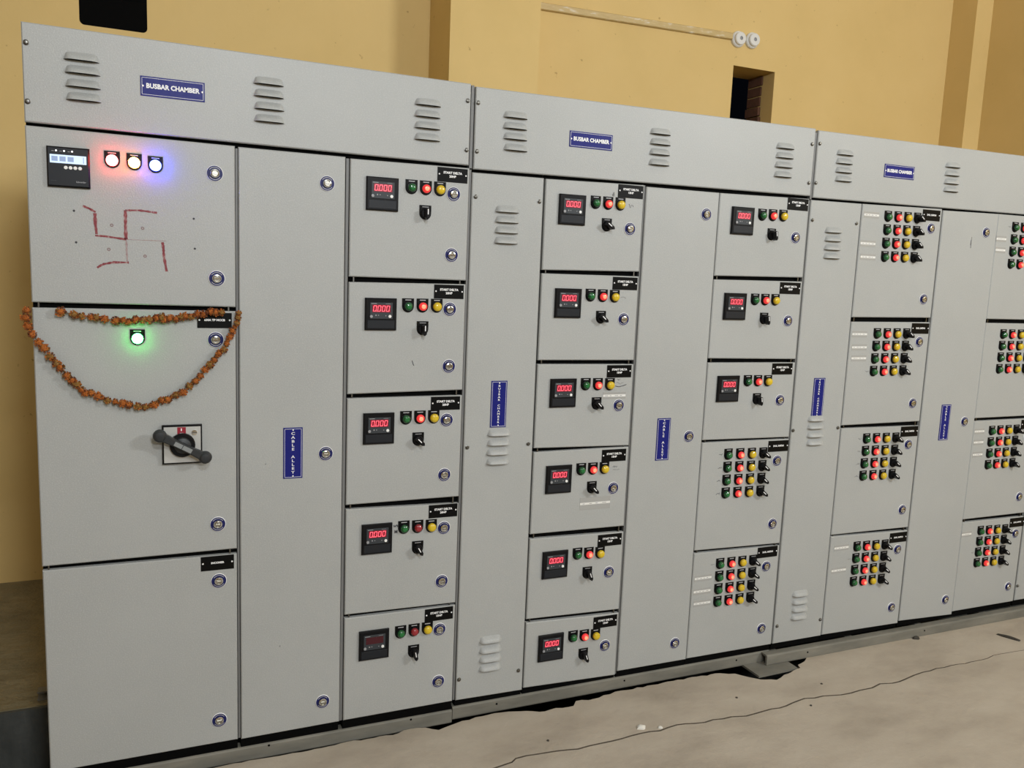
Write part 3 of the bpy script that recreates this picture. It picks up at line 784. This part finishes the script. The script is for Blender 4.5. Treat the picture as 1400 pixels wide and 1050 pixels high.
for k in range(3):
    mb.lathe([(0.0026, -0.0126), (0.0022, -0.0136), (0, -0.0138)], 8, 'led_white', -0.029 + k * 0.0195, 0.0425)
    mb.box(-0.040 + k * 0.0195, -0.034 + k * 0.0195, -0.0129, -0.0126, 0.0408, 0.0418, 'letter_grey')
for k in range(4):
    mb.lathe([(0.0049, -0.0126), (0.0045, -0.0146), (0, -0.0150)], 14, 'button_white', -0.0065 + k * 0.0116, -0.0015)
mb.text('Schneider', 0.0062, 0.030, -0.0385, -0.0129, 'letter_grey')
mb.box(-0.044, -0.030, -0.0129, -0.0126, -0.0385, -0.0375, 'plastic_slate')
put('power_meter', mb.mesh('power_meter'), (0.1027, 0, 1.8527), d0, label='dark power meter with pale blue lit display')
for (x, z), k in zip(FITTINGS['a0']['R3'], ('glow_red', 'glow_amber', 'glow_blue')):
    lamp(k, x, z, d0)
for x, z in FITTINGS['a0']['H']:
    mb = MB()
    mb.lathe([(0.0032, 0.0), (0.0032, -0.0006), (0, -0.0006)], 10, 'ink_black')
    put('screw_hole', mb.mesh('screw_hole'), (x, 0, z), d0)
# red mark drawn by hand with vermilion paste: strokes lie on the paint
STROKES = [
    ([(0.134, 1.751), (0.150, 1.745), (0.166, 1.736)], 0.0036),
    ([(0.164, 1.733), (0.1645, 1.703), (0.167, 1.675)], 0.0050),
    ([(0.163, 1.671), (0.191, 1.670), (0.243, 1.664)], 0.0032), ([(0.243, 1.664), (0.300, 1.6645), (0.348, 1.665)], 0.0011),
    ([(0.325, 1.744), (0.300, 1.7465), (0.277, 1.748), (0.242, 1.746)], 0.0034),
    ([(0.242, 1.746), (0.2415, 1.700), (0.242, 1.665)], 0.0054), ([(0.243, 1.660), (0.243, 1.630), (0.244, 1.603)], 0.0031),
    ([(0.166, 1.581), (0.174, 1.587), (0.183, 1.592), (0.208, 1.598), (0.248, 1.599)], 0.0036),
    ([(0.338, 1.661), (0.3405, 1.640), (0.341, 1.622), (0.348, 1.577)], 0.0046),
]
mb = MB()
rnd = random.Random(11)
for pts, hw in STROKES:
    fine = []
    for a, b in zip(pts[:-1], pts[1:]):
        for i in range(6):
            fine.append(Vector(a).lerp(Vector(b), i / 6))
    fine.append(Vector(pts[-1]))
    L, R = [], []
    for i, p in enumerate(fine):
        dd = (fine[min(i + 1, len(fine) - 1)] - fine[max(i - 1, 0)]).normalized()
        nn = Vector((-dd.y, dd.x))
        wv = hw * rnd.uniform(0.60, 1.0)
        L.append(p + nn * wv); R.append(p - nn * wv)
    vs = [(p.x, -0.0006, p.y) for p in L] + [(p.x, -0.0006, p.y) for p in R]
    n = len(L)
    mb.add(vs, [(i, n + i, n + i + 1, i + 1) for i in range(n - 1)], 'paste_thin' if hw in (0.0011, 0.0031) else 'vermilion')
for x, z in ((0.206, 1.702), (0.286, 1.698), (0.197, 1.634), (0.291, 1.619)):
    mb.lathe([(0.0048, -0.0006), (0.0020, -0.0006)], 10, 'paste_faint', x, z)
at(mb, 'vermilion_mark', (0.24, 0, 1.66), d0, label='auspicious Hindu swastik with four dots drawn in red paste')
nameplate(*FITTINGS['a1']['N'][0], '630A TP MCCB', d1, w=0.098, size=0.0085)
nameplate(*FITTINGS['a2']['N'][0], 'INCOMER', d2, w=0.0981, size=0.0082)
lamp('glow_green', 0.2665, 1.3837, d1)
# rotary handle
mb = MB()
mb.prism(sq(-0.056, 0.056, -0.0595, 0.0595), -0.014, 0, 'plastic_black', 0.003)
mb.prism(sq(-0.0515, 0.0515, -0.0545, 0.0545), -0.0146, -0.014, 'silver_plate')
mb.prism(sq(-0.014, 0.010, 0.032, 0.0535), -0.0152, -0.0146, 'red_print')
mb.box(-0.004, -0.001, -0.0155, -0.0152, 0.042, 0.050, 'letter_white')
mb.box(-0.007, 0.003, -0.0155, -0.0152, 0.0345, 0.0365, 'letter_grey')
mb.lathe([(0.0085, -0.0146), (0.0080, -0.0175), (0, -0.018)], 12, 'chrome', 0.034, 0.036)
mb.box(0.027, 0.041, -0.0184, -0.018, 0.035, 0.037, 'ink_black')
mb.lathe([(0.036, -0.0146), (0.036, -0.026), (0.033, -0.029), (0.025, -0.029), (0.023, -0.036), (0.012, -0.040), (0, -0.040)], 24,
         ['plastic_black', 'plastic_black', 'plastic_black', 'handle_grey', 'handle_grey', 'handle_grey'])
u = Vector((0.0625, -0.0355)); un = u.normalized(); sn = Vector((-un.y, un.x))
pts = [tuple(un * p + sn * s_) for p, s_ in ((-0.070, 0.013), (-0.030, 0.0105), (0.030, 0.0105), (0.070, 0.013), (0.070, -0.013), (0.030, -0.0105), (-0.030, -0.0105), (-0.070, -0.013))]
mb.prism(pts, -0.056, -0.034, 'handle_grey', 0.004)
for s_ in (-1, 1):
    mb.lathe([(0.0, -0.030), (0.013, -0.031), (0.0185, -0.038), (0.0195, -0.046), (0.0175, -0.055), (0.012, -0.060), (0, -0.062)], 20, 'handle_grey', s_ * u.x, s_ * u.y)
for a, b in ((-0.026, -0.002), (0.000, 0.028)):
    mb.prism([tuple(un * p + sn * s_) for p, s_ in ((a, 0.0065), (b, 0.0065), (b, -0.0065), (a, -0.0065))], -0.0568, -0.056, 'handle_label')
put('rotary_handle', mb.mesh('rotary_handle'), (0.3838, 0, 1.0615), d1, label='dark grey two-armed rotary handle on silver plate')

# feeders with a meter
ANG = {'d0': 0, 'd1': 0, 'd2': 45, 'd3': 30, 'd4': 10, 'e0': 55, 'e1': 50, 'e2': 45, 'e3': 45, 'e4': 20, 'e5': 20, 'f0': 10, 'f1': 10, 'f2': 10}
HP = {'d0': '20HP', 'd1': '20HP', 'd2': '20HP', 'd3': '20HP', 'd4': '15HP', 'e0': '15HP', 'e1': '15HP', 'e2': '15HP', 'e3': '15HP', 'e4': '15HP', 'e5': '15HP', 'f0': '15HP', 'f1': '15HP', 'f2': '15HP'}
def star_delta(t, key, q):
    f = FITTINGS[key]
    d = quad_panel('door', q, t)
    put('panel_meter', METER[key != 'd4'], (f['M'][0][0], 0, f['M'][0][1]), d,
        label='square black meter with lit red digits' if key != 'd4' else 'square black meter with dark display')
    x, dx, z, dz = f['lamps']
    lamp('green', x, z, d)
    lamp('off' if key in ('d3', 'd4') else 'red', x + dx, z + dz, d)
    lamp('yellow', x + 2 * dx, z + 2 * dz, d)
    knob(*f['K'][0], ANG[key], d)
    rest(d, key, 'START DELTA|' + HP[key])
    return d
def multi_feeder(t, key, q):
    f = FITTINGS[key]
    d = quad_panel('door', q, t)
    x, dxc, dxr, z, dzc, dzr = f['grid']
    for r in range(4):
        for c, k in enumerate(('green', 'red', 'yellow', 'knob')):
            X, Z = x + c * dxc + r * dxr, z + c * dzc + r * dzr
            if k == 'knob':
                knob(X, Z, 52, d)
            else:
                lamp(k, X, Z, d)
    rest(d, key, 'DOL 3HPX4')
    strips(d, f.get('P', []), 0.066 if key[0] == 'h' else 0.084)
    marks = {'f3': (0, 1, 2, 3), 'f4': (0,), 'g1': (3,), 'g2': (0, 1, 2, 3), 'g3': (1,), 'h0': (0,), 'h3': (2,)}.get(key, ())
    for r in marks:
        scribble(d, x - 0.036, z + r * dzr, 0.018, 0.008, hash_key(key) + r, 'ink_faint' if key != 'f3' else 'ink_black')
    return d
def hash_key(k):
    return sum(ord(c) * (i + 3) for i, c in enumerate(k))

# 2 --- cable alley
def tall(name, key, label, word, post=None):
    t = cabinet(name, key, label, post=post)
    d = quad_panel('door', DOORS[key][0], t)
    rest(d, key)
    T = FITTINGS[key].get('T')
    if T:
        (xa, za), (xb, zb) = T
        blue_plate((xa + xb) / 2, (za + zb) / 2, 0.060, 0.165, d, word)
    return t, d
t, d = tall('cable_alley_cabinet', 'col2', 'tall one-door cable alley cabinet between the garlanded cabinet and first meter column', 'CABLE ALLEY', post=(0.8712, 0.8800))
for x, z, h in ((0.627, 0.985, 0.004), (0.672, 0.372, 0.006)):
    scribble(d, x, z, 0.003, h, 4, 'ink_faint')
# 3 --- five meter doors
t = cabinet('feeder_cabinet', 'd', 'grey feeder cabinet with five large meter doors, nearest to the garland', post=(1.2805, 1.2872))
hinges(t, DOORS['d'])
for k in range(5):
    d = star_delta(t, 'd%d' % k, DOORS['d'][k])
    if k == 1:
        mb = MB(); mb.tube([(1.097, -0.0004, 1.310), (1.101, -0.0004, 1.299), (1.1035, -0.0004, 1.294)], 0.0012, 'ink_black', 4)
        at(mb, 'scratch', (1.10, 0, 1.30), d)
    if k == 3:
        mb = MB()
        mb.text('5', 0.020, 1.0545, 0.7455, -0.0005, 'ink_black', 0.0006, 1.0, PI / 2)
        mb.text('M', 0.014, 1.0545, 0.7245, -0.0005, 'ink_black', 0.0008, 1.0, 0)
        at(mb, 'pen_mark', (1.0545, 0, 0.735), d)
# 4 --- vertical busbar chamber
t, d = tall('busbar_cabinet', 'col4', 'narrow louvred cabinet with vertical blue plate between the five-door and six-door meter columns', 'BUSBAR CHAMBER')
# 5 --- six meter doors
t = cabinet('feeder_cabinet', 'e', 'grey feeder cabinet with six small meter doors in the middle of the row', post=(1.9575, 1.9615))
hinges(t, DOORS['e'])
for k in range(6):
    d = star_delta(t, 'e%d' % k, DOORS['e'][k])
    if k == 0:
        scribble(d, 1.903, 1.868, 0.020, 0.014, 2, 'ink_faint')
        scribble(d, 1.827, 1.905, 0.010, 0.018, 9, 'ink_faint')
    if k == 1:
        scribble(d, 1.893, 1.538, 0.022, 0.006, 5, 'ink_faint')
    if k == 2:
        strips(d, [(1.878, 1.1751)], 0.098)
        mb = MB(); mb.tube([(1.880, -0.0004, 1.211), (1.896, -0.0004, 1.208), (1.915, -0.0004, 1.212), (1.927, -0.0004, 1.216)], 0.0013, 'ink_black', 4)
        at(mb, 'pen_mark', (1.9, 0, 1.21), d)
        scribble(d, 1.900, 1.222, 0.030, 0.008, 6, 'ink_faint')
        scribble(d, 1.893, 1.236, 0.012, 0.008, 12, 'ink_faint')
    if k == 3:
        strips(d, [(1.8217, 0.7679)], 0.130, 0.024)
        scribble(d, 1.8985, 0.906, 0.020, 0.012, 7, 'ink_black')
        scribble(d, 1.905, 0.892, 0.028, 0.004, 8, 'ink_faint')
# 6 --- cable alley
t, d = tall('cable_alley_cabinet', 'col6', 'tall one-door cable alley cabinet just right of the six meter doors', 'CABLE ALLEY')
# 7 --- three meters, two multi-lamp doors
t = cabinet('feeder_cabinet', 'f', 'grey feeder cabinet with three meter doors above two doors of lamp grids')
hinges(t, DOORS['f'])
for k in range(3):
    star_delta(t, 'f%d' % k, DOORS['f'][k])
for k in (3, 4):
    multi_feeder(t, 'f%d' % k, DOORS['f'][k])
# 8 --- vertical busbar chamber
t, d = tall('busbar_cabinet', 'col8', 'narrow louvred cabinet with vertical blue plate left of the all-lamp-grid columns', 'BUSBAR CHAMBER', post=(2.7265, 2.7305))
# 9 --- four lamp-grid doors
t = cabinet('feeder_cabinet', 'g', 'grey feeder cabinet with four lamp-grid doors, fully in view')
hinges(t, DOORS['g'])
for k in range(4):
    multi_feeder(t, 'g%d' % k, DOORS['g'][k])
# 10 --- cable alley
t, d = tall('cable_alley_cabinet', 'col10', 'rightmost tall cable alley cabinet, between the two columns of four lamp-grid doors', 'CABLE ALLEY')
scribble(d, 3.663, 1.83, 0.004, 0.06, 3, 'ink_faint', 0.0009)
# 11 --- four lamp-grid doors cut by the frame
t = cabinet('feeder_cabinet', 'h', 'grey feeder cabinet with four lamp-grid doors, cut off by the right edge')
hinges(t, DOORS['h'])
for k in range(4):
    multi_feeder(t, 'h%d' % k, DOORS['h'][k])
# 12 --- sliver at the right edge
t, d = tall('busbar_cabinet', 'col12', 'grey cabinet of which only a sliver shows at the lower right edge', 'BUSBAR CHAMBER')

# ------------------------------------------------------------------ busbar chambers on top
CH_LABEL = ['long grey louvred busbar chamber on top of the three leftmost cabinets',
            'middle grey louvred busbar chamber with blue plate on top of the row',
            'right-hand grey louvred busbar chamber running out of the frame']
POST = [(1.2790, 1.2888), (2.7305, 2.7385), None]
for k, q in enumerate(CHAMBERS):
    xl, xr = q[0][0], q[1][0]
    zt = min(q[0][1], q[1][1]) - 0.003
    t = put('busbar_chamber', None, ((xl + xr) / 2, DEPTH / 2, 1.9505), label=CH_LABEL[k], category='busbar chamber', group='busbar chambers on the cabinets')
    mb = MB()
    mb.box(xl + 0.001, xr - 0.001, 0.024, DEPTH, 1.9505, zt, 'powder_coat')
    at(mb, 'carcass', ((xl + xr) / 2, DEPTH / 2, 1.9505), t)
    mb = MB()
    mb.box(xl + 0.001, xr - 0.001, 0.0185, 0.024, 1.9505, zt, 'gasket_slot_black')
    at(mb, 'cover_seal', ((xl + xr) / 2, 0.02, 2.0), t)
    if POST[k]:
        mb = MB(); mb.box(POST[k][0], POST[k][1], 0.006, 0.05, 1.9505, zt, 'post_grey')
        at(mb, 'post', (POST[k][0], 0.02, 1.96), t)
    c = quad_panel('cover', q, t)
    rest(c, 'bus%d' % (k + 1))
    (xa, za), (xb, zb) = FITTINGS['bus%d' % (k + 1)]['T']
    blue_plate((xa + xb) / 2, (za + zb) / 2, 0.170, 0.054, c, 'BUSBAR CHAMBER')
    for x in [[0.062, 1.197, 1.253], [1.373, 2.612], [2.757]][k]:
        mb = MB()
        mb.lathe([(0.016, 0), (0.016, -0.004), (0.0095, -0.004), (0.0095, -0.012), (0, -0.013)], 6, 'screw_metal', smooth=False)
        me = mb.mesh('bolt')
        o = put('bolt', me, (x, 0.05, zt), t)
        o.rotation_euler = (-PI / 2, 0, 0)

# ------------------------------------------------------------------ base channels
def channel(mb, x0, x1, y, z0, h, dep, mat, flip=1):
    t = 0.006
    prof = [(0, z0 + 0.006), (0.002 * flip, z0 + 0.002), (0.006 * flip, z0), (dep * flip, z0), (dep * flip, z0 + t), (t * 1.6 * flip, z0 + t * 1.4),
            (t * 1.6 * flip, z0 + h - t * 1.4), (dep * flip, z0 + h - t), (dep * flip, z0 + h), (0.006 * flip, z0 + h), (0.002 * flip, z0 + h - 0.002), (0, z0 + h - 0.006)]
    n = len(prof)
    vs = [(x0, y + a, b) for a, b in prof] + [(x1, y + a, b) for a, b in prof]
    fs = [(i, (i + 1) % n, n + (i + 1) % n, n + i) for i in range(n)]
    fs += [tuple(reversed(range(n))), tuple(range(n, 2 * n))]
    mb.add(vs, fs, mat)
for x0, x1, y, zb, hh, lab in ((-0.004, 1.2795, 0.005, -0.018, 0.052, 'dark steel base channel under the three leftmost cabinets'),
                       (1.2815, 2.722, 0.005, -0.007, 0.051, 'dark steel base channel under the middle cabinets, ending at the broken floor'),
                       (2.678, 4.530, -0.034, -0.004, 0.048, 'dark steel base channel under the right-hand cabinets, set slightly forward')):
    t = put('base_channel', None, ((x0 + x1) / 2, y, 0), label=lab, category='steel channel', group='base channels under the cabinets')
    mb = MB(); channel(mb, x0, x1, y, zb, hh, 0.036, 'channel_steel')
    at(mb, 'front_rail', ((x0 + x1) / 2, y, 0), t)
    mb = MB(); channel(mb, x0 - (0.10 if x0 < 0 else 0) + (0.046 if x0 > 2.6 else 0), x1, 0.655, 0.0, 0.0340, 0.045, 'channel_steel', -1)
    at(mb, 'rear_rail', ((x0 + x1) / 2, 0.65, 0), t)
    n = max(2, int((x1 - x0) / 0.45))
    for i in range(n + 1):
        xx = x0 + 0.03 + (0.045 if x0 > 2.6 else 0) + (x1 - x0 - 0.11) * i / n
        mb = MB(); mb.box(xx - 0.02, xx + 0.02, y + 0.030, 0.615, 0.0, 0.0340, 'channel_steel')
        at(mb, 'cross_rail', (xx, 0.3, 0), t)
    for i in range(3):
        xx = x0 + (x1 - x0) * (0.12 + 0.38 * i)
        mb = MB(); mb.lathe([(0.004, 0), (0.0036, -0.0012), (0, -0.0014)], 8, 'gasket_slot_black')
        put('bolt_hole', mb.mesh('bolt_hole'), (xx, y, 0.026), t)

mb = MB()
slab(mb, [(2.586, 0.10), (2.797, 0.10), (2.797, -0.090), (2.588, -0.096)], -0.011, -0.002, 'channel_steel')
at(mb, 'steel_plate', (2.69, 0.0, -0.011), None, label='flat steel plate bridging the broken floor under the channel joint', category='steel plate')

# ------------------------------------------------------------------ marigold garland
LOW = [(-0.0097,1.4585,0.0212),(-0.0139,1.4383,0.0247),(-0.0095,1.4141,0.023),(0.0004,1.3918,0.0231),(0.0156,1.3695,0.0215),(0.0294,1.3531,0.0252),(0.043,1.3304,0.0253),(0.0568,1.3097,0.0218),(0.0674,1.2992,0.0256),(0.0814,1.2761,0.0239),(0.0956,1.2613,0.0222),(0.1046,1.2506,0.0241),(0.1189,1.2335,0.0224),(0.128,1.2248,0.0206),(0.143,1.2245,0.0226),(0.1597,1.2156,0.0227),(0.184,1.2022,0.021),(0.203,1.1975,0.0192),(0.2241,1.1926,0.0252),(0.2414,1.1878,0.0214),(0.2647,1.1828,0.0236),(0.2843,1.1801,0.0198),(0.3081,1.186,0.0239),(0.3282,1.1986,0.024),(0.3442,1.2005,0.0221),(0.3666,1.2131,0.0223),(0.3869,1.2215,0.0245),(0.4055,1.2389,0.0205),(0.422,1.2541,0.0206),(0.4366,1.2694,0.0206),(0.4512,1.2891,0.0207),(0.4637,1.3023,0.0229),(0.4763,1.3178,0.0188),(0.489,1.3377,0.0209),(0.5037,1.3488,0.021),(0.5122,1.3665,0.0189),(0.5207,1.3887,0.0211),(0.5292,1.4065,0.0211),(0.542,1.4288,0.019),(0.5442,1.4465,0.019),(0.5463,1.4598,0.0169)]
TOP = [(0.0721,1.4559,0.0272),(0.1046,1.4483,0.022),(0.1247,1.4445,0.0203),(0.1468,1.4427,0.0205),(0.1616,1.4409,0.0206),(0.1839,1.437,0.0207),(0.2121,1.4332,0.0247),(0.2312,1.4335,0.0211),(0.2445,1.4294,0.0192),(0.2619,1.436,0.0213),(0.2832,1.4363,0.0214),(0.3007,1.4365,0.0215),(0.3184,1.4411,0.0236),(0.3322,1.4434,0.0257),(0.34,1.4371,0.0218),(0.3539,1.4416,0.0219),(0.3718,1.4397,0.02),(0.3859,1.4463,0.0221),(0.3979,1.4487,0.0222),(0.412,1.4467,0.0203),(0.4304,1.4557,0.0224),(0.4467,1.456,0.0226),(0.4672,1.4628,0.0227),(0.4817,1.4609,0.0228),(0.4982,1.4612,0.0208)]
def flower_mesh(seed, mats):
    rnd = random.Random(seed)
    mb = MB()
    mb.lathe([(0.0, 0.45), (0.34, 0.38), (0.58, 0.10), (0.62, -0.22), (0.40, -0.52), (0, -0.62)], 7, ['sepal_green', mats[1], mats[1], mats[0], mats[0]])
    n = 46
    for i in range(n):
        yv = 1 - 2 * (i + 0.5) / n
        th = i * 2.39996 + rnd.uniform(-0.3, 0.3)
        rr = math.sqrt(max(0, 1 - yv * yv))
        dirv = Vector((rr * math.cos(th), yv * 0.9, rr * math.sin(th)))
        a = dirv.orthogonal().normalized()
        a = (Matrix.Rotation(rnd.uniform(0, 6.28), 3, dirv) @ a)
        b = dirv.cross(a)
        base = dirv * 0.45
        tip = dirv * rnd.uniform(0.80, 1.10)
        wv = rnd.uniform(0.17, 0.27)
        mid = dirv * 0.86
        vs = [base, mid + a * wv + b * 0.08, tip + b * rnd.uniform(-0.15, 0.15), mid - a * wv + b * 0.08]
        mb.add([tuple(v) for v in vs], [(0, 1, 2, 3)], rnd.choice(mats))
    return mb.mesh('flower')
FL = [flower_mesh(1, ['petal_orange', 'petal_orange', 'petal_brown']), flower_mesh(2, ['petal_orange', 'petal_brown', 'petal_ochre']),
      flower_mesh(3, ['petal_orange', 'petal_brown', 'petal_brown']), flower_mesh(4, ['petal_ochre', 'petal_orange', 'petal_brown'])]
g = put('flower_garland', None, (0.27, -0.014, 1.18), label='dried orange marigold garland looped across the leftmost cabinet', category='garland')
for strand in (LOW, TOP):
    mb = MB()
    mb.tube([(x, -0.013, z) for x, z, s in strand], 0.0016, 'thread', 5)
    at(mb, 'string', (0.27, -0.013, 1.3), g)
    for x, z, s in strand:
        o = put('flower', random.choice(FL), (x + random.uniform(-0.001, 0.001), -0.0168, z), g)
        k = s * 0.60
        o.scale = (k * random.uniform(0.9, 1.1), min(k, 0.0118), k * random.uniform(0.9, 1.1))
        o.rotation_euler = (random.uniform(-0.4, 0.4), random.uniform(0, 6.28), random.uniform(-0.4, 0.4))
    # small buds filling the gaps
    for (xa, za, sa), (xb, zb, sb) in zip(strand[:-1], strand[1:]):
        if math.hypot(xb - xa, zb - za) > 0.016 and random.random() < 0.55:
            o = put('flower', random.choice(FL), ((xa + xb) / 2, -0.011, (za + zb) / 2), g)
            k = 0.0078
            o.scale = (k, k, k)
            o.rotation_euler = (random.uniform(-0.4, 0.4), random.uniform(0, 6.28), 0)

# ------------------------------------------------------------------ litter on the floor
def chip(seed, sx, sy, sz, mat):
    rnd = random.Random(seed)
    mb = MB()
    n = 9
    ring = lambda r, z: [(sx * r * math.cos(2 * PI * i / n) * rnd.uniform(0.7, 1.1), sy * r * math.sin(2 * PI * i / n) * rnd.uniform(0.7, 1.1), z) for i in range(n)]
    vs = ring(1, 0) + ring(0.9, sz * 0.6) + ring(0.4, sz) + [(0, 0, sz * 1.05)]
    fs = [tuple(reversed(range(n)))]
    for k in range(2):
        fs += [(k * n + i, k * n + (i + 1) % n, (k + 1) * n + (i + 1) % n, (k + 1) * n + i) for i in range(n)]
    fs += [(2 * n + i, 2 * n + (i + 1) % n, 3 * n) for i in range(n)]
    mb.add(vs, fs, mat)
    return mb.mesh('chip')
put('plaster_chip', chip(1, 0.020, 0.016, 0.009, 'plaster_white'), (1.905, -0.276, 0), label='largest white plaster chip beside the long floor crack', category='debris')
put('plaster_chip', chip(2, 0.010, 0.008, 0.006, 'plaster_white'), (1.972, -0.300, 0), label='small pale plaster chip right on the long floor crack', category='debris')
o = put('debris_scrap', chip(3, 0.055, 0.012, 0.010, 'scrap_dark'), (3.985, -0.185, 0), label='long dark scrap lying on the floor near the right edge', category='debris')
o.rotation_euler = (0, 0, -1.15)
o = put('debris_scrap', chip(4, 0.020, 0.012, 0.012, 'scrap_dark'), (3.54, -0.045, 0), label='small dark clod on the floor below the rightmost cable alley cabinet', category='debris')
for k, (x, y, lab) in enumerate(((2.38, -0.215, 'tiny dark pebble just below the steel plate in the broken floor'), (2.788, -0.238, 'tiny dark pebble between the broken floor hole and the crack'),
                              (1.55, -0.24, 'tiny dark pebble above the left end of the floor crack'), (2.62, -0.36, 'tiny dark pebble in front of the floor crack'))):
    put('pebble', chip(10 + k, 0.006, 0.005, 0.004, 'scrap_dark'), (x, y, 0), label=lab, category='debris', group='pebbles on the floor')
